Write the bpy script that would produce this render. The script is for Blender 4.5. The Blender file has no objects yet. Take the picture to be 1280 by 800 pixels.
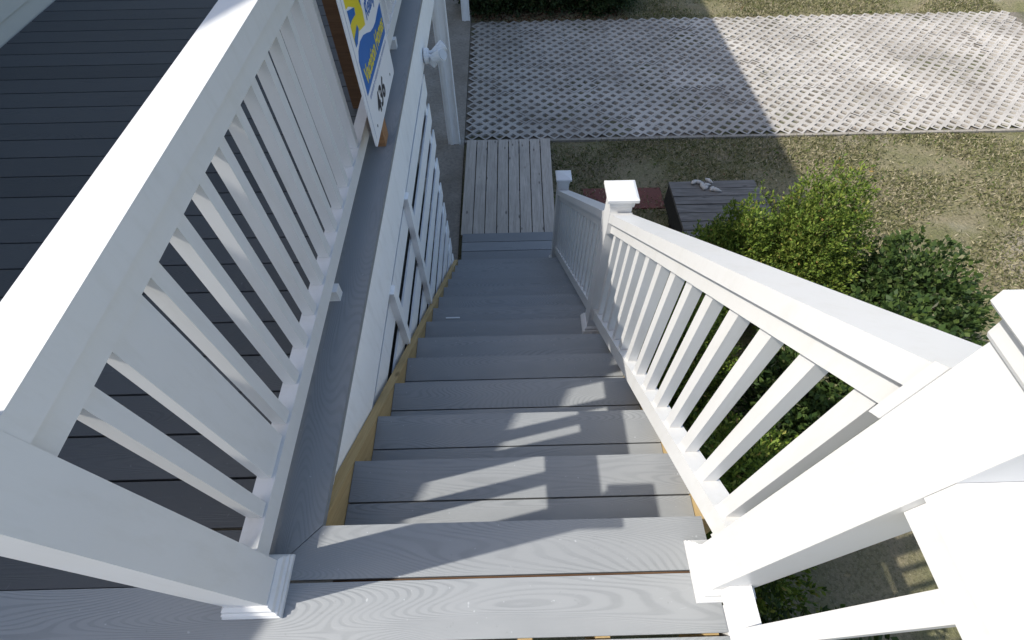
import bpy, bmesh, math, random
import numpy as np
from mathutils import Vector, Matrix
random.seed(7); rng = np.random.default_rng(7)
scene = bpy.context.scene
COL = scene.collection
# ------------------------------------------------------------------ camera
cam_d = bpy.data.cameras.new('camera'); cam = bpy.data.objects.new('camera', cam_d); COL.objects.link(cam)
cam_d.sensor_width = 36.0; cam_d.sensor_fit = 'HORIZONTAL'; cam_d.lens = 36.0 * 622.0 / 1280.0
cam_d.clip_start = 0.02; cam_d.clip_end = 1000
PITCH, YAW, ROLL = 0.95285, 0.00864, 0.01678
_f = Vector((math.sin(YAW) * math.cos(PITCH), math.cos(YAW) * math.cos(PITCH), -math.sin(PITCH)))
_r = Vector((math.cos(YAW), -math.sin(YAW), 0)); _d = _f.cross(_r)
_r2 = math.cos(ROLL) * _r + math.sin(ROLL) * _d; _d2 = -math.sin(ROLL) * _r + math.cos(ROLL) * _d
cam.matrix_world = Matrix(((_r2.x, -_d2.x, -_f.x, 0.0), (_r2.y, -_d2.y, -_f.y, -0.35544), (_r2.z, -_d2.z, -_f.z, 1.48983), (0, 0, 0, 1)))
scene.camera = cam
# ------------------------------------------------------------------ sky and sun
SUN = Vector((0.82, 0.177, -1.0)).normalized()          # direction the sunlight travels
ELEV = math.asin(-SUN.z); ROT = math.atan2(-SUN.x, -SUN.y)
world = bpy.data.worlds.new('World'); scene.world = world; world.use_nodes = True
wn = world.node_tree.nodes; wl = world.node_tree.links; wn.clear()
sky = wn.new('ShaderNodeTexSky'); sky.sky_type = 'NISHITA'; sky.sun_disc = False
sky.air_density = 1.0; sky.dust_density = 2.2; sky.ozone_density = 1.0
sky.sun_elevation = ELEV; sky.sun_rotation = ROT
bg = wn.new('ShaderNodeBackground'); bg.inputs['Strength'].default_value = 0.15
wo = wn.new('ShaderNodeOutputWorld'); wl.new(sky.outputs[0], bg.inputs[0]); wl.new(bg.outputs[0], wo.inputs[0])
sd = bpy.data.lights.new('sun', 'SUN'); sd.energy = 3.5; sd.angle = math.radians(0.5); sd.color = (1.0, 0.95, 0.87)
so = bpy.data.objects.new('sun', sd); COL.objects.link(so)
so.rotation_euler = SUN.to_track_quat('-Z', 'Y').to_euler(); so.location = (-10, -3, 14)
vs = scene.view_settings; vs.view_transform = 'Standard'; vs.look = 'None'; vs.gamma = 1; vs.use_curve_mapping = False
vs.exposure = 0.72

# ------------------------------------------------------------------ materials
class N:
    def __init__(s, name):
        s.m = bpy.data.materials.new(name); s.m.use_nodes = True; s.t = s.m.node_tree
        s.b = s.t.nodes['Principled BSDF']
    def n(s, typ, ins=None, **kw):
        o = s.t.nodes.new('ShaderNode' + typ)
        for k, v in kw.items(): setattr(o, k, v)
        for k, v in (ins or {}).items(): s.set(o.inputs[k], v)
        return o
    def set(s, sock, v):
        if isinstance(v, bpy.types.Node): v = v.outputs[0]
        if isinstance(v, bpy.types.NodeSocket): s.t.links.new(v, sock)
        else: sock.default_value = v
    def math(s, op, a, b=None, c=None):
        o = s.n('Math', operation=op); s.set(o.inputs[0], a)
        if b is not None: s.set(o.inputs[1], b)
        if c is not None: s.set(o.inputs[2], c)
        return o.outputs[0]
    def coord(s, scale=(1, 1, 1), rand=True, kind='Object'):
        tc = s.n('TexCoord').outputs[kind]
        mp = s.n('Mapping'); s.set(mp.inputs['Vector'], tc); mp.inputs['Scale'].default_value = scale
        if rand:
            oi = s.n('ObjectInfo'); cb = s.n('CombineXYZ')
            s.set(cb.inputs[0], s.math('MULTIPLY', oi.outputs['Random'], 61.0)); s.set(cb.inputs[1], s.math('MULTIPLY', oi.outputs['Random'], 143.0))
            s.set(mp.inputs['Location'], cb)
        return mp.outputs[0]
    def noise(s, vec, scale=1.0, detail=2.0, rough=0.5, dist=0.0):
        o = s.n('TexNoise', {'Scale': scale, 'Detail': detail, 'Roughness': rough, 'Distortion': dist}); s.set(o.inputs['Vector'], vec); return o.outputs['Fac']
    def ramp(s, fac, stops):
        o = s.n('ValToRGB'); s.set(o.inputs[0], fac); e = o.color_ramp.elements
        while len(e) < len(stops): e.new(0.5)
        for i, (p, c) in enumerate(stops):
            e[i].position = p; e[i].color = (c if len(c) == 4 else (*c, 1)) if hasattr(c, '__len__') else (c, c, c, 1)
        return o.outputs[0]
    def mix(s, fac, a, b, mode='MIX'):
        o = s.n('Mix', data_type='RGBA', blend_type=mode); s.set(o.inputs[0], fac)
        for i, v in ((6, a), (7, b)):
            s.set(o.inputs[i], (*v, 1) if isinstance(v, tuple) and len(v) == 3 else v)
        return o.outputs[2]
    def bump(s, h, strength=0.3, dist=0.002):
        o = s.n('Bump', {'Strength': strength, 'Distance': dist}); s.set(o.inputs['Height'], h); s.set(s.b.inputs['Normal'], o.outputs[0])
    def out(s, col, rough=0.5, spec=None):
        s.set(s.b.inputs['Base Color'], (*col, 1) if isinstance(col, tuple) else col); s.set(s.b.inputs['Roughness'], rough)
        if spec is not None: s.b.inputs['Specular IOR Level'].default_value = spec
        return s.m

def composite(name, base, line):
    s = N(name)
    v = s.coord((0.62, 5.2, 5.2))
    n = s.noise(v, 1.0, 1.0, 0.30, 0.25)
    w = s.math('SINE', s.math('MULTIPLY_ADD', s.noise(s.coord((9, 40, 40)), 1.0, 2.0, 0.5), 1.6, s.math('MULTIPLY', n, 760.0)))
    l = s.ramp(s.math('MULTIPLY_ADD', w, 0.5, 0.5), [(0.0, 0.0), (0.5, 0.10), (0.9, 1.0)])
    fine = s.noise(s.coord((14, 260, 260)), 1.0, 2.0, 0.6)
    brk = s.ramp(s.noise(s.coord((5, 14, 14)), 1.0, 2.0, 0.5), [(0.3, 0.25), (0.65, 1.0)])
    lf = s.math('MULTIPLY', l, brk)
    dirt = s.ramp(s.noise(s.coord((2.2, 3.0, 3.0)), 1.0, 4.0, 0.6), [(0.3, 0.0), (0.75, 1.0)])
    oi = s.n('ObjectInfo').outputs['Random']
    c = s.mix(s.math('MULTIPLY', lf, 0.5), base, line)
    c = s.mix(s.math('MULTIPLY', fine, 0.22), c, tuple(x * 1.25 for x in base))
    c = s.mix(s.math('MULTIPLY', dirt, 0.16), c, (base[0] * 1.32, base[1] * 1.28, base[2] * 1.2))
    c = s.mix(s.math('MULTIPLY', oi, 0.5 if base[0] > .1 else 0.75), c, tuple(x * 0.66 for x in base))
    scuff = s.ramp(s.noise(s.coord((7, 90, 90)), 1.0, 3.0, 0.7, 1.5), [(0.66, 0.0), (0.72, 1.0)])
    c = s.mix(s.math('MULTIPLY', scuff, 0.22), c, tuple(min(1, x * 1.5) for x in base))
    grit = s.ramp(s.noise(s.coord((38, 46, 46)), 1.0, 3.0, 0.75), [(0.66, 0.0), (0.74, 1.0)])
    c = s.mix(s.math('MULTIPLY', grit, 0.35), c, tuple(x * 0.6 for x in base))
    sp = s.ramp(s.noise(s.coord((60, 60, 60)), 1.0, 1.0, 0.5), [(0.76, 0.0), (0.8, 1.0)])
    c = s.mix(s.math('MULTIPLY', sp, 0.35), c, tuple(min(1, x * 2.0) for x in base))
    h = s.math('SUBTRACT', s.math('MULTIPLY', fine, 0.35), lf)
    s.bump(h, 0.35, 0.0012)
    return s.out(c, s.math('MULTIPLY_ADD', fine, 0.15, 0.5), 0.35)

M = {}
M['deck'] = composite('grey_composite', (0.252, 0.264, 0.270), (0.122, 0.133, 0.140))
M['porchdeck_shaded'] = composite('shade_dark_composite', (0.075, 0.079, 0.083), (0.045, 0.048, 0.05))  # same grey decking, darkened to put the porch shade into its colour

def vinyl(name, base=(0.612, 0.612, 0.604), grime=0.28, rough=0.38):
    s = N(name)
    a = s.ramp(s.noise(s.coord((1.3, 1.3, 2.0)), 2.0, 5.0, 0.62), [(0.42, 0.0), (0.78, 1.0)])
    b = s.ramp(s.noise(s.coord((22, 22, 5)), 1.0, 4.0, 0.7), [(0.5, 0.0), (0.78, 1.0)])
    c = s.mix(s.math('MULTIPLY', a, grime), base, (0.58, 0.57, 0.53))
    c = s.mix(s.math('MULTIPLY', b, grime * 1.3), c, (0.50, 0.49, 0.45))
    s.bump(s.noise(s.coord((30, 30, 30)), 1.0, 3.0), 0.05, 0.001)
    return s.out(c, rough, 0.3)
M['vinyl'] = vinyl('white_vinyl')
M['paint'] = vinyl('white_painted_wood', (0.9, 0.9, 0.89), 0.2, 0.55)

def wood(name, a, b, dark, sx=3.0, sy=40.0, knots=True, rough=0.75):
    s = N(name)
    n = s.noise(s.coord((sx, sy, sy)), 1.0, 3.0, 0.6, 0.6)
    st = s.noise(s.coord((sx * 3, sy * 6, sy * 6)), 1.0, 2.0, 0.6)
    c = s.mix(s.ramp(n, [(0.3, 0.0), (0.7, 1.0)]), a, b)
    c = s.mix(s.ramp(st, [(0.5, 0.0), (0.8, 0.7)]), c, dark)
    blot = s.ramp(s.noise(s.coord((3, 5, 5)), 1.0, 3.0, 0.6), [(0.45, 0.0), (0.75, 0.5)])
    c = s.mix(blot, c, tuple((x + y) / 2 for x, y in zip(a, dark)))
    oi = s.n('ObjectInfo').outputs['Random']
    c = s.mix(s.math('MULTIPLY', oi, 0.35), c, tuple(0.65 * x for x in a))
    if knots:
        vo = s.n('TexVoronoi', {'Scale': 1.0}); s.set(vo.inputs['Vector'], s.coord((3.2, 9, 9)))
        k = s.ramp(vo.outputs['Distance'], [(0.05, 1.0), (0.13, 0.0)])
        c = s.mix(s.math('MULTIPLY', k, 0.75), c, tuple(0.5 * x for x in dark))
    s.bump(s.math('ADD', n, s.math('MULTIPLY', st, 0.8)), 0.5, 0.002)
    return s.out(c, rough, 0.25)
M['pine'] = wood('treated_pine', (0.50, 0.37, 0.19), (0.40, 0.28, 0.12), (0.27, 0.18, 0.075), 2.5, 34, True)
M['greywood'] = wood('weathered_grey_wood', (0.55, 0.50, 0.43), (0.36, 0.325, 0.28), (0.12, 0.105, 0.09), 2.0, 30, True, 0.85)
M['darkwood'] = wood('old_dark_wood', (0.21, 0.20, 0.185), (0.09, 0.086, 0.08), (0.035, 0.033, 0.03), 3.0, 30, True, 0.85)
M['blackwood'] = wood('black_wood', (0.05, 0.047, 0.043), (0.035, 0.032, 0.03), (0.02, 0.018, 0.016), 3.0, 26, False, 0.85)  # black tone stands in for shade behind the slats and under the table
M['brownwood'] = wood('stained_brown_wood', (0.13, 0.07, 0.035), (0.09, 0.045, 0.022), (0.04, 0.02, 0.01), 3.0, 40, False, 0.7)
M['cedar'] = wood('cedar_post', (0.36, 0.20, 0.10), (0.28, 0.14, 0.065), (0.12, 0.06, 0.03), 3.0, 40, True, 0.75)

def flat(name, col, rough=0.5, spec=0.4):
    s = N(name); n = s.noise(s.coord((9, 9, 9)), 1.0, 3.0)
    return s.out(s.mix(s.math('MULTIPLY', n, 0.14), col, tuple(0.8 * x for x in col)), rough, spec)
M['signwhite'] = flat('sign_white', (0.78, 0.78, 0.79), 0.35)
M['blue'] = flat('sign_blue', (0.003, 0.12, 0.42), 0.35)
M['yellow'] = flat('sign_yellow', (0.72, 0.58, 0.02), 0.35)
M['ink'] = flat('sign_black', (0.01, 0.01, 0.015), 0.4)
M['print'] = flat('sign_small_print', (0.33, 0.36, 0.5), 0.4)
M['lampwhite'] = vinyl('lamp_white', (0.8, 0.8, 0.8), 0.15, 0.3)
M['glass'] = flat('lamp_glass', (0.45, 0.46, 0.47), 0.08, 0.6)
M['shell'] = flat('bleached_shell', (0.42, 0.405, 0.38), 0.6)
M['chip'] = flat('pale_plastic', (0.72, 0.74, 0.74), 0.4)

def concrete():
    s = N('stained_concrete'); v = s.coord((1, 1, 1), False)
    a = s.noise(v, 1.3, 6.0, 0.65); b = s.noise(v, 26, 4.0, 0.7)
    c = s.mix(s.ramp(a, [(0.35, 0.0), (0.68, 1.0)]), (0.33, 0.305, 0.265), (0.21, 0.185, 0.15))
    c = s.mix(s.ramp(b, [(0.4, 0.0), (0.7, 0.5)]), c, (0.10, 0.095, 0.085))
    s.bump(b, 0.5, 0.004); return s.out(c, 0.9, 0.2)
M['concrete'] = concrete()
def paver():
    s = N('paver_concrete'); v = s.coord((1, 1, 1), False); w = s.n('NewGeometry').outputs['Position']
    a = s.noise(w, 0.9, 5.0, 0.6); b = s.noise(w, 60, 3.0, 0.7)
    oi = s.n('ObjectInfo').outputs['Random']
    c = s.mix(s.ramp(a, [(0.35, 0.0), (0.65, 1.0)]), (0.45, 0.425, 0.385), (0.29, 0.27, 0.24))
    c = s.mix(s.math('MULTIPLY', oi, 0.3), c, (0.30, 0.285, 0.26))
    c = s.mix(s.ramp(b, [(0.5, 0.0), (0.75, 0.6)]), c, (0.24, 0.232, 0.22))
    s.bump(b, 0.6, 0.004); return s.out(c, 0.9, 0.2)
M['paver'] = paver()
def soil():
    s = N('gritty_soil'); w = s.n('NewGeometry').outputs['Position']
    a = s.noise(w, 2.0, 5.0, 0.6); b = s.noise(w, 70, 4.0, 0.75); g = s.noise(w, 1.1, 4.0, 0.6)
    c = s.mix(s.ramp(b, [(0.3, 0.0), (0.7, 1.0)]), (0.075, 0.065, 0.05), (0.28, 0.25, 0.215))
    c = s.mix(s.ramp(g, [(0.5, 0.0), (0.62, 0.75)]), c, (0.075, 0.082, 0.035))
    c = s.mix(s.ramp(a, [(0.5, 0.0), (0.7, 0.5)]), c, (0.045, 0.038, 0.03))
    s.bump(b, 0.9, 0.01); return s.out(c, 0.95, 0.1)
M['soil'] = soil()
def lawn():
    s = N('patchy_lawn'); w = s.n('NewGeometry').outputs['Position']
    a = s.noise(w, 1.4, 5.0, 0.62, 0.4); b = s.noise(w, 32, 5.0, 0.75); d = s.noise(w, 0.7, 4.0, 0.6); e = s.noise(w, 95, 3.0, 0.7)
    c = s.mix(s.ramp(a, [(0.36, 0.0), (0.62, 1.0)]), (0.21, 0.21, 0.10), (0.33, 0.285, 0.185))
    c = s.mix(s.ramp(b, [(0.45, 0.0), (0.68, 0.7)]), c, (0.09, 0.088, 0.045))
    c = s.mix(s.ramp(e, [(0.56, 0.0), (0.72, 0.8)]), c, (0.46, 0.41, 0.30))
    c = s.mix(s.ramp(d, [(0.58, 0.0), (0.7, 0.75)]), c, (0.44, 0.40, 0.33))
    s.bump(s.math('ADD', b, e), 1.0, 0.03); return s.out(c, 0.95, 0.1)
M['lawn'] = lawn()
def island_mat(name, stops, trans=0.25, rough=0.6):
    s = N(name); g = s.n('NewGeometry')
    c = s.ramp(g.outputs['Random Per Island'], stops)
    oi = s.n('ObjectInfo').outputs['Random']
    c = s.mix(s.math('MULTIPLY', oi, 0.25), c, (0.05, 0.07, 0.03))
    s.out(c, rough, 0.25)
    tr = s.n('BsdfTranslucent'); s.set(tr.inputs[0], c); mx = s.n('MixShader'); mx.inputs[0].default_value = trans
    o = s.t.nodes['Material Output']; s.t.links.new(s.b.outputs[0], mx.inputs[1]); s.t.links.new(tr.outputs[0], mx.inputs[2]); s.t.links.new(mx.outputs[0], o.inputs[0])
    return s.m
M['cypress'] = island_mat('yellow_green_foliage', [(0.0, (0.04, 0.075, 0.014)), (0.3, (0.10, 0.16, 0.022)), (0.7, (0.17, 0.24, 0.035)), (0.97, (0.25, 0.28, 0.06)), (1.0, (0.3, 0.17, 0.06))])
M['holly'] = island_mat('mid_green_foliage', [(0.0, (0.02, 0.045, 0.012)), (0.6, (0.05, 0.09, 0.02)), (0.95, (0.09, 0.13, 0.03)), (1.0, (0.3, 0.28, 0.18))])
M['hedge'] = island_mat('dark_green_foliage', [(0.0, (0.018, 0.035, 0.012)), (0.6, (0.035, 0.06, 0.018)), (0.9, (0.06, 0.085, 0.022)), (1.0, (0.12, 0.07, 0.04))], 0.15)
M['grass'] = island_mat('grass_blades', [(0.0, (0.05, 0.06, 0.022)), (0.35, (0.19, 0.195, 0.075)), (0.65, (0.32, 0.285, 0.16)), (1.0, (0.52, 0.46, 0.33))], 0.3, 0.8)
M['weed'] = island_mat('weed_leaves', [(0.0, (0.06, 0.10, 0.025)), (1.0, (0.15, 0.2, 0.05))], 0.3, 0.8)
M['litter'] = island_mat('dry_leaves', [(0.0, (0.05, 0.025, 0.015)), (0.4, (0.14, 0.065, 0.035)), (0.75, (0.23, 0.13, 0.07)), (1.0, (0.34, 0.25, 0.17))], 0.1, 0.8)
M['bark'] = wood('shrub_bark', (0.10, 0.075, 0.055), (0.07, 0.05, 0.035), (0.03, 0.02, 0.015), 6, 30, False, 0.9)
def mat_red():
    s = N('red_rubber'); w = s.n('NewGeometry').outputs['Position']
    b = s.noise(w, 55, 4.0, 0.7); a = s.noise(w, 3, 4.0, 0.6)
    c = s.mix(s.ramp(a, [(0.35, 0.0), (0.7, 1.0)]), (0.18, 0.075, 0.062), (0.125, 0.06, 0.05))
    c = s.mix(s.ramp(b, [(0.45, 0.0), (0.75, 0.6)]), c, (0.06, 0.032, 0.028)); s.bump(b, 0.6, 0.004)
    return s.out(c, 0.9, 0.15)
M['red'] = mat_red()
M['siding'] = flat('cream_siding', (0.62, 0.59, 0.50), 0.55)
M['shingle'] = flat('grey_shingles', (0.10, 0.10, 0.105), 0.9, 0.2)

# ------------------------------------------------------------------ mesh helpers
def tag(o, label=None, cat=None, group=None, kind=None):
    if label: o['label'] = label
    if cat: o['category'] = cat
    if group: o['group'] = group
    if kind: o['kind'] = kind
    return o
def empty(name, loc, label, cat, group=None):
    o = bpy.data.objects.new(name, None); COL.objects.link(o); o.location = loc; o.empty_display_size = 0.1
    return tag(o, label, cat, group)
def link(name, me, parent=None, loc=(0, 0, 0), rot=(0, 0, 0)):
    """loc is a world position; parents are unrotated empties or meshes, so subtract theirs."""
    o = bpy.data.objects.new(name, me); COL.objects.link(o)
    if parent:
        o.parent = parent
        p = Vector((0, 0, 0)); q = parent
        while q: p += q.location; q = q.parent
        loc = Vector(loc) - p
    o.location = loc; o.rotation_euler = rot
    return o
def finish(bm, name, mat, bev=0.0, seg=2, smooth=False):
    if bev > 0:
        bmesh.ops.bevel(bm, geom=[e for e in bm.edges if len(e.link_faces) == 2 and e.calc_face_angle(0) > 0.3], offset=bev, segments=seg, affect='EDGES', clamp_overlap=True)
    bmesh.ops.recalc_face_normals(bm, faces=bm.faces)
    me = bpy.data.meshes.new(name); bm.to_mesh(me); bm.free()
    if isinstance(mat, str): mat = M[mat]
    me.materials.append(mat)
    if smooth:
        for p in me.polygons: p.use_smooth = True
    return me
def bm_box(bm, lo, hi):
    vs_ = [bm.verts.new((x, y, z)) for x in (lo[0], hi[0]) for y in (lo[1], hi[1]) for z in (lo[2], hi[2])]
    for f in ((0, 1, 3, 2), (4, 6, 7, 5), (0, 4, 5, 1), (2, 3, 7, 6), (0, 2, 6, 4), (1, 5, 7, 3)): bm.faces.new([vs_[i] for i in f])
    return vs_
def box_me(name, size, mat, bev=0.0, seg=2, base=False):
    bm = bmesh.new(); x, y, z = (s / 2 for s in size)
    bm_box(bm, (-x, -y, 0 if base else -z), (x, y, size[2] if base else z)); return finish(bm, name, mat, bev, seg)
def box(name, lo, hi, mat, parent=None, bev=0.0, seg=2):
    c = [(a + b) / 2 for a, b in zip(lo, hi)]
    return link(name, box_me(name, [b - a for a, b in zip(lo, hi)], mat, bev, seg), parent, c)
def prism_x(name, pts, x0, x1, mat, parent=None, bev=0.0, seg=2):
    """polygon pts (y, z) extruded along x."""
    cy = sum(p[0] for p in pts) / len(pts); cz = sum(p[1] for p in pts) / len(pts); cx = (x0 + x1) / 2
    bm = bmesh.new()
    a = [bm.verts.new((x0 - cx, y - cy, z - cz)) for y, z in pts]; b = [bm.verts.new((x1 - cx, y - cy, z - cz)) for y, z in pts]
    bm.faces.new(a); bm.faces.new(b[::-1]); n = len(pts)
    for i in range(n): bm.faces.new((a[i], b[i], b[(i + 1) % n], a[(i + 1) % n]))
    return link(name, finish(bm, name, mat, bev, seg), parent, (cx, cy, cz))
def prism_z(name, pts, z0, z1, mat, parent=None, bev=0.0):
    cx = sum(p[0] for p in pts) / len(pts); cy = sum(p[1] for p in pts) / len(pts); h = (z1 - z0) / 2
    bm = bmesh.new()
    a = [bm.verts.new((x - cx, y - cy, -h)) for x, y in pts]; b = [bm.verts.new((x - cx, y - cy, h)) for x, y in pts]
    bm.faces.new(a[::-1]); bm.faces.new(b); n = len(pts)
    for i in range(n): bm.faces.new((a[i], a[(i + 1) % n], b[(i + 1) % n], b[i]))
    return link(name, finish(bm, name, mat, bev), parent, (cx, cy, (z0 + z1) / 2))
def board_x(name, x0, x1, y0, y1, ztop, th, mat, parent):
    return box(name, (x0, y0, ztop - th), (x1, y1, ztop), mat, parent, 0.004, 2)
def ring_stack(bm, rings):
    """square rings [(half, z), ...] joined into a closed solid."""
    prev = None
    for h, z in rings:
        cur = [bm.verts.new((sx * h, sy * h, z)) for sx, sy in ((-1, -1), (1, -1), (1, 1), (-1, 1))]
        if prev is None: bm.faces.new(cur[::-1])
        else:
            for i in range(4): bm.faces.new((prev[i], prev[(i + 1) % 4], cur[(i + 1) % 4], cur[i]))
        prev = cur
    bm.faces.new(prev)

SLOPE = 0.19756 / 0.25813; RISE, RUN = 0.19756, 0.25813
GZ = -2.90                                             # ground level

# ------------------------------------------------------------------ setting: ground, slab, driveway
def sheet(name, x0, x1, y0, y1, z, mat, step=None, amp=0.0):
    if step:
        nx, ny = int((x1 - x0) / step) + 1, int((y1 - y0) / step) + 1
        xs, ys = np.linspace(x0, x1, nx), np.linspace(y0, y1, ny); X, Y = np.meshgrid(xs, ys)
        g = rng.random((ny // 5 + 3, nx // 5 + 3)); iy, ix = np.arange(ny) / 5.0, np.arange(nx) / 5.0
        y_, x_ = iy.astype(int), ix.astype(int); fy, fx = (iy - y_)[:, None], (ix - x_)[None, :]
        Zl = (g[np.ix_(y_, x_)] * (1 - fx) + g[np.ix_(y_, x_ + 1)] * fx) * (1 - fy) + (g[np.ix_(y_ + 1, x_)] * (1 - fx) + g[np.ix_(y_ + 1, x_ + 1)] * fx) * fy
        Z = z + amp * np.clip(1.5 * (0.8 * Zl + 0.2 * rng.random((ny, nx))) - 0.35, 0, 1)
        V = np.stack([X, Y, Z], -1).reshape(-1, 3)
        i = np.arange(ny * nx).reshape(ny, nx); F = np.stack([i[:-1, :-1], i[:-1, 1:], i[1:, 1:], i[1:, :-1]], -1).reshape(-1, 4)
    else:
        V = np.array([(x0, y0, z), (x1, y0, z), (x1, y1, z), (x0, y1, z)]); F = np.array([(0, 1, 2, 3)])
    me = bpy.data.meshes.new(name); me.from_pydata(V.tolist(), [], F.tolist()); me.materials.append(M[mat]); me.update()
    return tag(link(name, me), kind='structure')
sheet('ground', -150, 150, -60, 220, GZ, 'lawn')
slab = box('concrete_slab', (-3.1, -2.0, GZ - 0.05), (-0.592, 12.5, GZ + 0.035), 'concrete', None, 0.006); tag(slab, kind='structure')
DX0, DX1, DY0, DY1 = -0.585, 9.9, 5.93, 9.62
drive = sheet('driveway', DX0, DX1, DY0, DY1, GZ + 0.002, 'soil', 0.035, 0.026)
# pierced paver: 8 diamond cells with rounded diamond holes, one shared mesh
def paver_mesh(seed):
    r = random.Random(seed); bm = bmesh.new(); p = 0.1; th = 0.05
    for (cx, cy) in [(i * 0.2 + o, j * 0.2 + o) for o in (0.0, 0.1) for i in (0, 1) for j in (0, 1)]:
        cell = [(cx + p, cy), (cx + p / 2, cy + p / 2), (cx, cy + p), (cx - p / 2, cy + p / 2), (cx - p, cy), (cx - p / 2, cy - p / 2), (cx, cy - p), (cx + p / 2, cy - p / 2)]
        hx, hy = 0.064 + r.uniform(-.012, .004), 0.057 + r.uniform(-.012, .004); m = 0.56
        hole = [(cx + hx, cy), (cx + hx * m, cy + hy * m), (cx, cy + hy), (cx - hx * m, cy + hy * m), (cx - hx, cy), (cx - hx * m, cy - hy * m), (cx, cy - hy), (cx + hx * m, cy - hy * m)]
        ce = [bm.verts.new((x, y, 0)) for x, y in cell]; ho = [bm.verts.new((x, y, 0)) for x, y in hole]
        hb = [bm.verts.new((cx + (x - cx) * 0.9, cy + (y - cy) * 0.9, -th)) for x, y in hole]
        for i in range(8):
            j = (i + 1) % 8
            bm.faces.new((ce[i], ce[j], ho[j], ho[i])); bm.faces.new((ho[i], ho[j], hb[j], hb[i]))
    bmesh.ops.remove_doubles(bm, verts=bm.verts, dist=1e-5)
    return finish(bm, 'paver', 'paver')
pv = [paver_mesh(s) for s in range(8)]
for k in range(9): box('edging', (DX0 + k * 1.16, DY0 - .03, GZ - .02), (DX0 + k * 1.16 + 1.15, DY0 + .02, GZ + .033), 'concrete', drive, .004)
nxp = int((DX1 - DX0 - 0.1) / 0.4); nyp = int((DY1 - DY0) / 0.4)
for i in range(nxp):
    for j in range(nyp):
        o = link('paver', pv[random.randrange(8)], drive, (DX0 + 0.1 + i * 0.4, DY0 + 0.1 + j * 0.4, GZ + 0.034 + random.uniform(-.005, .005)), (random.uniform(-.012, .012), random.uniform(-.012, .012), 0))

# ------------------------------------------------------------------ top landing and porch floor
deck = empty('landing_deck', (0, -1.2, 0), 'sunlit grey composite top landing in front of the stairs', 'deck')
bw, pitch = 0.1372, 0.1450
prism_z('border_board', [(-0.5455, 0), (0.535, 0), (0.535, -bw), (-0.6845, -bw)], -0.025, 0, 'deck', deck, 0.003)
for k in range(1, 15):
    y1 = -k * pitch; xr = 0.535
    if k == 1: xr = 0.535
    board_x('deck_board', -3.08, xr, y1 - bw, y1, random.uniform(-.0008, .0004), 0.025, 'deck', deck)
for x in (-2.6, -2.2, -1.8, -1.4, -1.0, -0.6, -0.2, 0.02, 0.22, 0.5): box('joist', (x - .019, -2.1, -0.265), (x + .019, -0.170, -0.026), 'pine', deck)
box('blocking', (-0.5, -0.165, -0.072), (0.5, -0.118, -0.0275), 'brownwood', deck)
box('rim_joist', (-0.54, -0.04, -0.262), (0.53, -0.004, -0.027), 'pine', deck)
box('fascia_board', (0.536, -2.15, -0.28), (0.556, -0.222, -0.004), 'vinyl', deck, 0.003)
porch = empty('porch_floor', (-1.9, 4.0, 0), 'long raised porch floor edged with a grey board and white fascia', 'porch')
edge_len = 4.5
box('end_beam', (-2.9, 4.29, -0.60), (-0.66, 4.43, -0.301), 'paint', porch, 0.004)
def edge_strip():
    bm = bmesh.new(); th = 0.025
    pts = [(0.0025, -0.5465), (edge_len, -0.5465), (edge_len, -0.6875), (-0.1385, -0.6875)]     # local x runs along world y
    cx = edge_len / 2; cy = 0.617
    a = [bm.verts.new((y - cx, -x - cy, -th)) for y, x in pts]; b = [bm.verts.new((y - cx, -x - cy, 0)) for y, x in pts]
    bm.faces.new(a); bm.faces.new(b[::-1])
    for i in range(4): bm.faces.new((a[i], a[(i + 1) % 4], b[(i + 1) % 4], b[i]))
    return link('edge_board', finish(bm, 'edge_board', 'deck', 0.003), porch, (-cy, cx, 0.0), (0, 0, math.pi / 2))
edge_strip()
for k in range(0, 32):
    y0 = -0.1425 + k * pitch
    board_x('porch_board', -3.08, -0.692, y0, y0 + bw, -0.0005, 0.025, 'porchdeck_shaded', porch)
box('joist_layer', (-3.05, 0.03, -0.30), (-0.64, edge_len - .02, -0.028), 'blackwood', porch)
box('fascia_board', (-0.612, 0.04, -0.445), (-0.5925, 2.168, -0.028), 'paint', porch, 0.003)
box('fascia_board', (-0.618, 2.174, -0.462), (-0.5995, edge_len, -0.029), 'paint', porch, 0.003)
box('fascia_trim', (-0.5923, 0.04, -0.118), (-0.579, edge_len, -0.028), 'paint', porch, 0.003)

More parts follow.
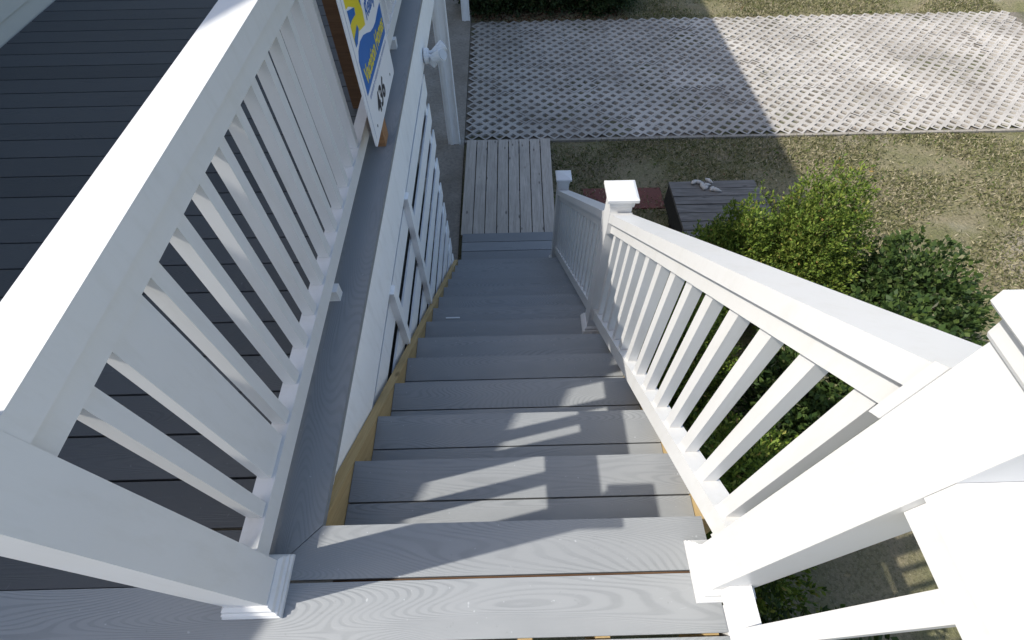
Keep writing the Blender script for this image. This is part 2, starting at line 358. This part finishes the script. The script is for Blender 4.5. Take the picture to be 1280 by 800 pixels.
# ------------------------------------------------------------------ staircase
stairs = empty('staircase', (0, 3.4, GZ), 'long straight grey composite staircase with pine stringers', 'staircase')
TX0, TX1 = -0.548, 0.585
for k in range(1, 14):
    z = -k * RISE; y = k * RUN
    board_x('tread_board', TX0, TX1, y - 0.139, y, z + random.uniform(-.0006, .0006), 0.025, 'deck', stairs)
    board_x('tread_board', TX0, TX1, y - 0.284, y - 0.1445, z + random.uniform(-.0006, .0006), 0.025, 'deck', stairs)
for k in range(0, 14):
    z = -k * RISE; y = k * RUN
    if k: box('riser', (TX0 + .001, y - 0.045, z - RISE + .0015), (TX1 - .001, y - 0.033, z - 0.0265), 'deck', stairs)
    else: box('riser', (TX0 + .001, -0.003, z - RISE + .0015), (TX1 - .04, -0.001, z - 0.0265), 'deck', stairs)
for x0, x1 in ((-0.5885, -0.5505), (0.5875, 0.6235)):
    st_ = prism_x('stringer', [(0.001, -0.03), (0.04, -0.03), (3.36, -0.0 - 3.36 * SLOPE), (3.36, -2.765), (3.25, -2.84), (0.30, -0.60), (0.001, -0.42)], x0, x1, 'pine', stairs, 0.003)
    ca, sa = math.cos(math.atan(SLOPE)), math.sin(math.atan(SLOPE))
    RS = Matrix(((0, 1, 0), (ca, 0, -sa), (-sa, 0, -ca))); st_.data.transform(RS.inverted().to_4x4()); st_.rotation_euler = RS.to_euler()   # grain runs along the slope
lz = -14 * RISE
for k in range(5):
    y1 = 3.952 - k * pitch
    board_x('landing_board', -0.538, 0.612, y1 - bw, y1, lz + random.uniform(-.0005, .0005), 0.025, 'deck', stairs)
box('landing_frame', (-0.53, 3.24, GZ + .001), (0.605, 3.945, lz - 0.026), 'pine', stairs)

# ------------------------------------------------------------------ railings
def newel(parent, cx, cy, zb, zt, half=0.0525):
    bm = bmesh.new(); bm_box(bm, (-half, -half, 0), (half, half, zt - zb - 0.03))
    p = link('newel_post', finish(bm, 'newel_post', 'vinyl', 0.005, 2), parent, (cx, cy, zb))
    bm = bmesh.new(); ring_stack(bm, [(half + .003, 0), (0.0755, 0), (0.0755, 0.012), (0.0715, 0.018), (0.0715, 0.028), (0.0655, 0.033), (0.0640, 0.048), (0.0570, 0.056), (half + .003, 0.058)][1:])
    link('base_trim', finish(bm, 'base_trim', 'vinyl', 0.0015, 1), p, (cx, cy, zb + .0005))
    bm = bmesh.new(); ring_stack(bm, [(half + .004, -0.055), (half + .006, -0.05), (half + .007, -0.026), (0.071, -0.0195), (0.0735, -0.016), (0.0735, 0.0), (0.062, 0.006), (0.012, 0.016)])
    link('post_cap', finish(bm, 'post_cap', 'vinyl', 0.002, 1), p, (cx, cy, zt))
    return p
BAL = 0.038
def bal_mesh(h, cut=0.0):
    """square picket whose ends follow the rail slope; origin at mid height."""
    b = BAL / 2; bm = bmesh.new(); s = -SLOPE * cut
    pts = [(sx * b, sy * b) for sx, sy in ((-1, -1), (1, -1), (1, 1), (-1, 1))]
    a = [bm.verts.new((x, y, -h / 2 + s * y)) for x, y in pts]; c = [bm.verts.new((x, y, h / 2 + s * y)) for x, y in pts]
    bm.faces.new(a[::-1]); bm.faces.new(c)
    for i in range(4): bm.faces.new((a[i], a[(i + 1) % 4], c[(i + 1) % 4], c[i]))
    return finish(bm, 'baluster', 'vinyl', 0.004, 2)
# stair railing
rail = empty('stair_railing', (0.545, 1.5, -1.2), 'white vinyl stair railing with three capped newels beside the shrubs', 'railing')
XR = 0.545
newel(rail, XR, -0.141, 0.0, 1.115); newel(rail, XR, 1.492, -6 * RISE, -0.075); newel(rail, XR, 3.478, lz, -1.56)
def sloped(name, y0, y1, lo, hi, x0, x1, bev):
    n = lambda y: -SLOPE * y
    prism_x(name, [(y0, n(y0) + lo), (y1, n(y1) + lo), (y1, n(y1) + hi), (y0, n(y0) + hi)], x0, x1, 'vinyl', rail, bev, 3)
bs = bal_mesh(0.745, 1)
for (y0, y1, nb) in ((-0.089, 1.440, 13), (1.544, 3.426, 16)):
    sloped('bottom_rail', y0, y1, 0.058, 0.150, 0.5145, 0.5755, 0.005)
    sloped('top_rail', y0, y1, 0.873, 0.928, 0.4935, 0.5965, 0.014)
    sloped('under_rail', y0, y1, 0.806, 0.8725, 0.5120, 0.5780, 0.004)
    for i in range(nb):
        y = y0 + (y1 - y0) * (i + 0.5) / nb
        link('baluster', bs, rail, (XR, y, -SLOPE * y + 0.1495 + 0.6565 / 2))
for y, sgn in ((-0.0882, 1), (1.4393, -1), (1.5447, 1), (3.4253, -1)):
    for lo, hi, hw in ((0.052, 0.156, 0.036), (0.800, 0.934, 0.055)):
        y2 = y + sgn * 0.016; n = lambda q: -SLOPE * q
        prism_x('rail_bracket', [(y, n(y) + lo), (y2, n(y2) + lo), (y2, n(y2) + hi), (y, n(y) + hi)], XR - hw, XR + hw, 'vinyl', rail, 0.003, 2)
bs.name = 'stair_baluster'
# porch railing (level)
pr = empty('porch_railing', (-0.68, 3, 0), 'level white vinyl porch railing along the grey edge board', 'railing')
XL = -0.681
newel(pr, XL, -0.150, 0.0, 1.12)
def level(parent, name, x0, x1, y0, y1, z0, z1, bev): return box(name, (x0, y0, z0), (x1, y1, z1), 'vinyl', parent, bev, 3)
level(pr, 'bottom_rail', XL - .026, XL + .026, -0.097, 4.45, 0.055, 0.128, 0.005)
level(pr, 'under_rail', XL - .032, XL + .032, -0.097, 4.45, 0.805, 0.872, 0.004)
level(pr, 'top_rail', XL - .0515, XL + .0515, -0.097, 4.45, 0.8725, 0.928, 0.014)
lb = bal_mesh(0.676, 0)
y = 0.389 - 4 * 0.1318 + .019
while y < 4.4:
    if y > -0.07 and not 1.66 < y < 2.33 and not 0.07 < y < 0.25: link('baluster', lb, pr, (XL, y, 0.1285 + 0.676 / 2))
    y += 0.1318
box('added_shadow_board', (XL - .016, 0.098, 0.1285), (XL + .016, 0.219, 0.8045), 'vinyl', pr, 0.004)  # added unseen board, throws the broad shadow band on the treads
for yb in (0.84, 2.75, 4.3): box('support_block', (XL - .02, yb - .03, 0.0005), (XL + .043, yb + .012, 0.0545), 'vinyl', pr, 0.003)
# landing railing on the camera side of the top newel
lr = empty('landing_railing', (0.545, -1.2, 0), 'level white vinyl railing along the right side of the top landing', 'railing')
level(lr, 'bottom_rail', 0.519, 0.571, -2.1, -0.194, 0.055, 0.128, 0.005)
level(lr, 'under_rail', 0.512, 0.578, -2.1, -0.194, 0.805, 0.872, 0.004)
level(lr, 'top_rail', 0.4935, 0.5965, -2.1, -0.194, 0.8725, 0.928, 0.014)
for i in range(14): link('baluster', lb, lr, (XR, -0.30 - i * 0.1318, 0.1285 + 0.676 / 2))
newel(lr, XR, -2.15, 0.0, 1.115)

# ------------------------------------------------------------------ slat screen under the porch
scr = empty('slat_screen', (-0.6, 1.7, GZ), 'white painted board screen with wide horizontal slats under the porch', 'screen')
for k in range(9):
    z1 = -0.515 - k * 0.258
    o = box('slat', (-0.6195, 0.06, z1 - 0.158), (-0.608, 3.42 + random.uniform(-.03, .05), z1), 'paint', scr, 0.005)
    o.rotation_euler.x = random.uniform(-.0025, .0025)
box('shade_panel', (-0.79, 0.05, GZ + .037), (-0.775, 3.36, -0.31), 'blackwood', scr)  # added black sheet standing in for the darkness behind the slats
for yb in (0.10, 3.30): box('frame_post', (-0.71, yb - .045, GZ + .036), (-0.6205, yb + .045, -0.46), 'paint', scr, 0.004)
for y0, y1, zb in ((1.895, 1.957, -1.445), (1.195, 1.255, -0.905)):
    box('batten', (-0.6075, y0, zb), (-0.572, y1, -0.447), 'paint', scr, 0.003)

# ------------------------------------------------------------------ support posts on the slab
def support(x0, x1, y0, y1, label):
    t = empty('support_post', ((x0 + x1) / 2, (y0 + y1) / 2, GZ + .035), label, 'post', 'porch support posts')
    box('shaft', (x0, y0, GZ + .0355), (x1, y1, -0.301), 'paint', t, 0.006)
    box('corner_trim', (x1 + .0005, y0 - .012, GZ + .036), (x1 + .018, y0 + .055, -0.302), 'paint', t, 0.002)
    box('corner_trim', (x0 + .03, y0 - .016, GZ + .036), (x0 + .075, y0 - .0005, -0.302), 'paint', t, 0.002)
cb = box('carport_beam', (-0.79, 4.52, -0.30), (-0.65, 9.9, -0.06), 'paint', None, 0.006); tag(cb, 'long white beam carried on the porch posts', 'beam')
support(-0.815, -0.665, 5.86, 6.01, 'tall white painted porch post standing level with the end of the wooden boardwalk')
support(-0.755, -0.625, 9.66, 9.79, 'white painted porch post at the far back corner of the paved driveway')

# ------------------------------------------------------------------ boardwalk
bwk = empty('boardwalk', (0.03, 4.9, GZ), 'weathered grey plank boardwalk between the bottom step and the driveway', 'boardwalk')
for k in range(8):
    x0 = -0.541 + k * 0.1432
    def plank_me():
        L, W, T = 1.885, 0.1355, 0.036; bm = bmesh.new(); bm_box(bm, (-L / 2, -W / 2, -T), (L / 2, W / 2, 0)); return finish(bm, 'plank', 'greywood', 0.004, 2)
    o = link('plank', plank_me(), bwk, (x0 + 0.069 + (k - 3.5) * 0.0035, 3.968 + 0.9425 + random.uniform(-.004, .004), -2.800 + random.uniform(-.003, .003)), (0, 0, math.pi / 2 - 0.018 * 1 - (k - 3.5) * 0.0022))
for yb in (4.1, 4.9, 5.7): box('sleeper', (-0.53, yb - .04, GZ - .01), (0.59, yb + .04, -2.8395), 'blackwood', bwk)

# ------------------------------------------------------------------ for-rent sign on the porch rail
SX = -0.5785
sign = empty('rental_sign', (SX, 1.92, 0), 'white blue and yellow rental sign numbered 436 hung outside the porch railing', 'sign')
def rounded(y0, y1, z0, z1, r):
    P = []
    for cy, cz, a0 in ((y1 - r, z0 + r, -90), (y1 - r, z1 - r, 0), (y0 + r, z1 - r, 90), (y0 + r, z0 + r, 180)):
        for i in range(5): a = math.radians(a0 + i * 22.5); P.append((cy + r * math.cos(a), cz + r * math.sin(a)))
    return P
prism_x('panel', rounded(1.592, 2.250, 0.112, 0.85, 0.02), SX - .006, SX, 'signwhite', sign)
def printed(name, pts, off, mat): return prism_x(name, pts, SX + off, SX + off + .0006, mat, sign)
printed('border_line', [(1.622, .14), (1.625, .14), (1.625, .83), (1.622, .83)], .0004, 'print')
wave = [(1.655, 0.325), (2.222, 0.318), (2.236, 0.34), (2.236, 0.452), (2.18, 0.449), (2.073, 0.437), (2.01, 0.441), (1.946, 0.453), (1.88, 0.478), (1.816, 0.499), (1.742, 0.508), (1.685, 0.497), (1.655, 0.47)]
printed('blue_wave', wave, .0004, 'blue')
printed('yellow_emblem', [(1.66, .78), (1.83, .76), (1.871, .61), (1.895, .561), (1.885, .508), (1.80, .528), (1.767, .536), (1.70, .52), (1.665, .53), (1.665, .60), (1.70, .607), (1.766, .6), (1.777, .62), (1.70, .655), (1.66, .66)], .0004, 'yellow')
printed('blue_patch', [(1.668, .652), (1.777, .62), (1.768, .598), (1.699, .606), (1.668, .604)], .0012, 'blue')
printed('blue_patch', [(1.755, .566), (1.767, .545), (1.70, .519), (1.667, .52), (1.669, .55)], .0012, 'blue')
printed('blue_patch', [(1.86, .66), (1.90, .64), (1.892, .575), (1.872, .60)], .0004, 'blue')
def oval(cy, cz, ry, rz, n=16): return [(cy + ry * math.cos(2 * math.pi * i / n), cz + rz * math.sin(2 * math.pi * i / n)) for i in range(n)]
printed('blue_patch', oval(1.985, .60, .03, .045), .0004, 'blue')
def lettering(name, text, y, z, size, mat, off, sx=1.0, shear=0.0, bold=0.0):
    cu = bpy.data.curves.new(name, 'FONT'); cu.body = text; cu.size = size; cu.extrude = 0.0003; cu.shear = shear; cu.offset = bold; cu.resolution_u = 3
    t = bpy.data.objects.new('tmp_text', cu); COL.objects.link(t)
    me = bpy.data.meshes.new_from_object(t.evaluated_get(bpy.context.evaluated_depsgraph_get())); bpy.data.objects.remove(t); bpy.data.curves.remove(cu)
    me.name = name; me.materials.clear(); me.materials.append(M[mat])
    me.transform(Matrix.Diagonal((sx, 1, 1, 1)))
    return link(name, me, sign, (SX + off, y, z), (math.pi / 2, 0, math.pi / 2))
lettering('lettering', 'Vacation Homes', 1.690, 0.352, 0.098, 'yellow', .0016, 0.80, 0, .0022)
lettering('lettering', 'Realty', 1.925, 0.506, 0.088, 'blue', .0012, 1.0, 0.2, .0008)
lettering('lettering', '436', 1.770, 0.160, 0.124, 'ink', .0012, 1.12, 0, .0035)
x_ = 1.69
while x_ < 2.20:                                            # small print too fine to read: short dashes
    w = random.choice((.008, .012, .018)); printed('small_print', [(x_, .289), (x_ + w, .289), (x_ + w, .304), (x_, .304)], .0005, 'print'); x_ += w + random.choice((.006, .007, .013))
for cy, cz in ((2.139, .159), (1.689, .163)): printed('screw', oval(cy, cz, .007, .007, 10), .0006, 'ink')
box('mounting_post', (-0.6265, 1.765, 0.0005), (SX - .0065, 1.862, 0.80), 'cedar', sign, 0.003)
box('backing_post', (-0.80, 2.10, 0.0005), (-0.735, 2.26, 1.05), 'brownwood', sign, 0.003)

# ------------------------------------------------------------------ floodlight on the fascia
fl = empty('floodlight', (-0.5925, 3.45, -0.43), 'white twin-head security floodlight on the porch fascia', 'lamp')
def cyl_me(name, r0, r1, h, mat, n=16, bev=0.0):
    bm = bmesh.new(); bmesh.ops.create_cone(bm, cap_ends=True, segments=n, radius1=r0, radius2=r1, depth=h); return finish(bm, name, mat, bev, 2, False)
link('base_plate', cyl_me('base_plate', .058, .052, .035, 'lampwhite', 20, .004), fl, (-0.5745, 3.44, -0.40), (0, math.pi / 2, 0))
link('sensor', cyl_me('sensor', .024, .030, .06, 'lampwhite', 14, .004), fl, (-0.535, 3.44, -0.45), (0.3, math.radians(120), 0))
for dy, rz in ((-.045, -0.5), (.06, 0.5)):
    h = link('lamp_head', cyl_me('lamp_head', .045, .033, .105, 'lampwhite', 16, .006), fl, (-0.485, 3.44 + dy, -0.385), (0, math.radians(62 + 180), rz))
    link('knuckle', cyl_me('knuckle', .014, .014, .07, 'lampwhite', 10), fl, (-0.535, 3.44 + dy * .6, -0.392), (0, math.pi / 2, rz * .5))
    link('lens', cyl_me('lens', .038, .038, .004, 'glass', 16), fl, Vector((-0.485, 3.44 + dy, -0.385)) + Matrix.Rotation(rz, 3, 'Z') @ Matrix.Rotation(math.radians(242), 3, 'Y') @ Vector((0, 0, -0.0545)), (0, math.radians(242), rz))

# ------------------------------------------------------------------ chip on a step
tag(box('plastic_strip', (-0.452, 1.712, -7 * RISE + .0008), (-0.352, 1.722, -7 * RISE + .0035), 'chip', None, 0.0008), 'thin pale strip lying flat on one shaded step', 'strip')

# ------------------------------------------------------------------ garden table with shells, and red mat
TZ = -2.405
tb = empty('garden_table', (2.4, 3.9, GZ), 'low weathered dark plank table on the lawn with shells on top', 'table')
for k in range(7):
    y1 = 4.385 - k * 0.1375
    bm = bmesh.new(); bm_box(bm, (-.52, -.0625, -.034), (.52 + random.uniform(-.02, .02), .0625, 0)); me = finish(bm, 'plank', 'darkwood', .004)
    link('plank', me, tb, (2.455, y1 - .066, TZ + random.uniform(-.004, .003)), (0, 0, random.uniform(-.006, .006)))
box('apron', (1.940, 3.46, TZ - .290), (1.982, 4.36, TZ - .036), 'blackwood', tb, .003)  # apron deepened in black to stand in for the shade below the table
box('apron', (2.93, 3.46, TZ - .290), (2.962, 4.36, TZ - .036), 'blackwood', tb, .003)
for x in (2.02, 2.90):
    for y, lean in ((3.62, .35), (4.2, -.35)):
        bm = bmesh.new(); bm_box(bm, (-.02, -.045, -.235), (.02, .045, .235)); o = link('leg', finish(bm, 'leg', 'blackwood', .003), tb, (x, y, GZ + .225), (lean, 0, 0))
def shell_mesh(seed):
    r = random.Random(seed); L, R0 = r.uniform(.085, .12), r.uniform(.020, .028); V, F = [], []
    n, m = 14, 12
    for i in range(n):
        t = i / (n - 1); rad = R0 * (math.sin(math.pi * min(1, t * 1.12 + .05)) ** .7 if t < .62 else (1.02 - t) * 2.2) * (1 + .10 * math.sin(t * 22))
        for j in range(m):
            a = 2 * math.pi * j / m; V.append(((t - .5) * L, rad * math.cos(a) * (1.15 if math.cos(a) > 0 else .9), rad * math.sin(a) * .85))
    for i in range(n - 1):
        for j in range(m): F.append((i * m + j, i * m + (j + 1) % m, (i + 1) * m + (j + 1) % m, (i + 1) * m + j))
    F.append(tuple(range(m))[::-1]); F.append(tuple((n - 1) * m + j for j in range(m)))
    me = bpy.data.meshes.new('seashell'); me.from_pydata(V, [], F); me.materials.append(M['shell'])
    for p in me.polygons: p.use_smooth = True
    return me
shm = [shell_mesh(i) for i in range(4)]
for i, (x, y, a) in enumerate(((2.235, 4.345, .6), (2.285, 4.395 - .06, -.3), (2.31, 4.29, 1.4), (2.365, 4.285, .2), (2.405, 4.355, -.9), (2.335, 4.235, .5), (2.45, 4.19, -.4), (2.41, 4.22, .9))):
    o = link('seashell', shm[i % 4], None, (x, y, TZ + .019), (random.uniform(-.2, .2), 0, a))
    tag(o, 'bleached white whelk shell in the pile on the low table', 'shell', 'shells heaped on the low table')
bm = bmesh.new(); bm_box(bm, (-.51, -.195, 0), (.51, .195, .022)); tag(link('door_mat', finish(bm, 'door_mat', 'red', .008), None, (1.515, 4.65, GZ + .002), (0, 0, -.01)), 'flat brick red rectangular mat lying on the lawn', 'mat')

# ------------------------------------------------------------------ planting
def leaf_mesh(name, P, D, L, W, mat, curl=0.25):
    """one bent leaf (two quads) per point: P position, D direction, L length, W width."""
    n = len(P); D = D / np.linalg.norm(D, axis=1, keepdims=True)
    ref = rng.normal(size=(n, 3)); S = np.cross(D, ref); S /= np.linalg.norm(S, axis=1, keepdims=True); U = np.cross(S, D)
    L = L[:, None]; W = W[:, None]
    a = P; b1 = P + D * L * .5 + S * W + U * L * curl * .3; b2 = P + D * L * .5 - S * W + U * L * curl * .3; c = P + D * L
    V = np.stack([a, b1, c, b2], 1).reshape(-1, 3)
    me = bpy.data.meshes.new(name); me.vertices.add(4 * n); me.vertices.foreach_set('co', V.astype(np.float32).ravel())
    me.loops.add(4 * n); me.loops.foreach_set('vertex_index', np.arange(4 * n, dtype=np.int32))
    me.polygons.add(n); me.polygons.foreach_set('loop_start', np.arange(0, 4 * n, 4, dtype=np.int32)); me.polygons.foreach_set('loop_total', np.full(n, 4, np.int32))
    me.materials.append(M[mat]); me.update(calc_edges=True); me.validate(); return me
def shrub(name, cx, cy, rx, ry, top, label, cat, mat, nspray, nleaf, leaf, group=None, lobes=9, upright=0.6, inner=0.25):
    t = empty(name, (cx, cy, GZ), label, cat, group); H = top - GZ
    lc = []                                           # lobes of the crown
    for i in range(lobes):
        a = i * 2.399 + rng.uniform(-.3, .3); q = math.sqrt((i + .3) / lobes); hz = H * (1 - .42 * q * q) * rng.uniform(.86, 1.0)
        lc.append((rx * .72 * q * math.cos(a), ry * .72 * q * math.sin(a), hz, rng.uniform(.28, .42)))
    Ps, Ds = [], []
    for k in range(nspray):
        lx, ly, lh, lr_ = lc[rng.integers(lobes)]
        v = rng.normal(size=3); v /= np.linalg.norm(v); rr = rng.random() ** inner
        R = np.array([rx * (lr_ + .15), ry * (lr_ + .15), max(lh * .36, .2)])
        c = np.array([lx, ly, lh - R[2]])
        if rng.random() < .45: c[2] = rng.uniform(R[2] * .7, lh - R[2]) if lh > 1.8 * R[2] else c[2]; 
        p = c + v * R * rr
        if p[2] < .03: continue
        d = v * np.array([1, 1, .6]) + np.array([0, 0, upright]) + rng.normal(size=3) * .25; d /= np.linalg.norm(d)
        sl = leaf * 3.2; s_ = rng.random(nleaf)[:, None]
        side = rng.normal(size=(nleaf, 3)); side -= (side @ d)[:, None] * d
        Ps.append(p + d * sl * (s_ - .3) + side * leaf * .25 * (1 - s_)); Ds.append(d * 1.0 + side * .65 + rng.normal(size=(nleaf, 3)) * .15)
    P = np.concatenate(Ps); D = np.concatenate(Ds); n = len(P)
    link('foliage', leaf_mesh('foliage', P, D, leaf * rng.uniform(.7, 1.3, n), leaf * rng.uniform(.16, .30, n) * (1 if mat == 'cypress' else 1.5), mat), t, (cx, cy, GZ))
    bm = bmesh.new()                                  # tapering stems
    for (lx, ly, lh, _q) in lc[:7]:
        p0, p1 = Vector((lx * .12, ly * .12, 0)), Vector((lx, ly, lh * .8)); ax = (p1 - p0).normalized(); u = ax.orthogonal().normalized(); w = ax.cross(u)
        rg = []
        for tt, r in ((0, .022), (.5, .014), (1, .005)):
            pc = p0.lerp(p1, tt) + u * .03 * math.sin(tt * 3.1)
            rg.append([bm.verts.new(pc + (u * math.cos(a) + w * math.sin(a)) * r) for a in [i * math.pi / 3 for i in range(6)]])
        for A, B in zip(rg, rg[1:]):
            for i in range(6): bm.faces.new((A[i], A[(i + 1) % 6], B[(i + 1) % 6], B[i]))
    link('stem', finish(bm, 'stem', 'bark', 0, 1, True), t, (cx, cy, GZ))
    return t
shrub('evergreen_shrub', 2.08, 2.80, .40, .38, -1.18, 'yellow green feathery evergreen shrub in front of the low table', 'shrub', 'cypress', 5200, 9, .032, None, 14, 1.3)
shrub('evergreen_shrub', 2.68, 2.72, .46, .46, -0.72, 'tall yellow green evergreen shrub covering the right end of the low table', 'shrub', 'cypress', 5200, 9, .032, None, 14, 1.3)
shrub('evergreen_shrub', 1.38, 1.75, .52, .62, -1.30, 'green shrub pressed against the railing beside its middle newel', 'shrub', 'cypress', 5200, 9, .032, None, 14, 1.3)
shrub('evergreen_shrub', 1.40, .55, .58, .68, -1.05, 'green shrub pressed against the railing below the top newel', 'shrub', 'cypress', 4200, 9, .038, None, 11, 1.0)
shrub('leafy_shrub', 2.45, 1.45, .62, .65, -.85, 'mid green leafy shrub between the railing shrubs and the sunny lawn', 'shrub', 'holly', 2300, 9, .05)
shrub('leafy_shrub', 1.45, -.75, .62, .68, -.75, 'mid green leafy shrub beside the top landing railing', 'shrub', 'holly', 2000, 9, .05)
shrub('leafy_shrub', 3.55, 2.3, .62, .62, -1.35, 'outermost leafy shrub standing on the sunny lawn', 'shrub', 'holly', 2000, 9, .05)
# dark shrubs behind the driveway
for i, (x, y, rx, ry, top) in enumerate(((-.05, 10.22, .75, .5, -1.75), (1.0, 10.28, .8, .5, -1.6), (1.9, 10.2, .6, .45, -1.95))):
    shrub('hedge_shrub', x, y, rx, ry, top, ['dark shrub behind the driveway beside the white porch post', 'dark shrub in the middle of the row behind the driveway', 'dark shrub behind the driveway beside the sandy lawn'][i], 'shrub', 'hedge', 3600, 9, .055, 'dark shrubs behind the driveway', 10, .3, .2)
for i, (x, y) in enumerate(((5.6, 11.2), (7.6, 11.4))):
    shrub('hedge_shrub', x, y, .8, .6, -1.7, ['dark shrub on the sunlit lawn behind the driveway', 'dark shrub farthest along the lawn behind the driveway'][i], 'shrub', 'hedge', 1500, 8, .055, 'dark shrubs behind the driveway', 10, .3, .2)

def scatter(name, label, cat, n, regions, mat, L, W, up, z=GZ):
    Ps = []
    tot = sum((b - a) * (d - c) for a, b, c, d in regions)
    for a, b, c, d in regions:
        m = int(n * (b - a) * (d - c) / tot); Ps.append(np.stack([rng.uniform(a, b, m), rng.uniform(c, d, m), np.full(m, z + .002)], 1))
    P = np.concatenate(Ps); k = len(P)
    cl = np.sin(P[:, 0] * 3.1 + 1.3 * np.sin(P[:, 1] * 2.3)) + np.sin(P[:, 1] * 4.7 + 1.7 * np.sin(P[:, 0] * 1.9)) + rng.normal(size=k) * .8
    P = P[cl > -.5]; k = len(P)
    D = rng.normal(size=(k, 3)); D[:, 2] = np.abs(D[:, 2]) * up + up * .4 + .02
    o = link(name, leaf_mesh(name, P, D, rng.uniform(L * .6, L * 1.4, k), rng.uniform(W * .7, W * 1.3, k), mat)); tag(o, label, cat, None, 'stuff'); return o
scatter('grass', 'sparse brownish green grass of the lawn', 'grass', 120000, [(.66, 4.2, 3.3, 5.92), (.66, 1.2, 2.6, 3.3), (4.2, 9.5, 2.6, 5.92), (2.2, 9.5, 9.66, 12.4)], 'grass', .055, .0065, .6)
scatter('weed_tufts', 'greener weed tufts scattered through the lawn', 'weeds', 5000, [(.66, 4.2, 3.3, 5.92), (4.2, 9.5, 2.6, 5.92), (2.2, 9.5, 9.66, 12.4)], 'weed', .05, .010, .5)
scatter('leaf_litter', 'reddish brown fallen leaves under the dark shrubs', 'leaves', 3400, [(-.55, 2.35, 9.50, 10.7)], 'litter', .05, .016, .15)
scatter('leaf_litter', 'scattered dry leaves and pale chips on the lawn', 'leaves', 420, [(.62, 4.2, 3.6, 5.92), (2.2, 5, 9.66, 11)], 'litter', .035, .011, .15)
scatter('fallen_leaves', 'scattered debris in the paved driveway', 'leaves', 260, [(-.5, 6, 6, 9.6)], 'litter', .03, .008, .1, GZ + .036)

# ------------------------------------------------------------------ the house beside the porch (casts the big shadow)
hs = empty('house', (-4, 5, GZ), 'cream sided house with a sloped roof alongside the porch', 'house')
XW = -3.1
rk = lambda y: 3.26 + 0.70 * (y + 0.19)
prism_x('wing_wall', [(-1.0, GZ), (3.15, GZ), (3.15, rk(3.15) - .2), (-1.0, rk(-1.0) - .2)], -8.0, XW - .02, 'siding', hs)
prism_x('wing_roof', [(-1.35, rk(-1.35)), (3.15, rk(3.15)), (3.15, rk(3.15) - .16), (-1.35, rk(-1.35) - .16)], -8.3, -3.0, 'shingle', hs)
box('main_wall', (-9.0, 3.151, GZ), (XW - .02, 16.0, 5.40), 'siding', hs)
prism_x('gable_roof', [(3.152, 5.44), (16.3, 5.44), (16.3, 5.60), (3.152, 5.60)], -9.3, -3.0, 'shingle', hs)
sp_me = box_me('siding_plank', (.018, 16.9, .17), 'siding', .003, 1)
for k in range(34):
    z = GZ + .12 + k * .155
    if z > 2.6: break
    link('siding_plank', sp_me, hs, (XW - .008, 7.49, z), (0, -.05, 0))
box('corner_board', (XW - .02, -1.08, GZ + .036), (XW + .018, -.965, 2.6), 'paint', hs, .003)
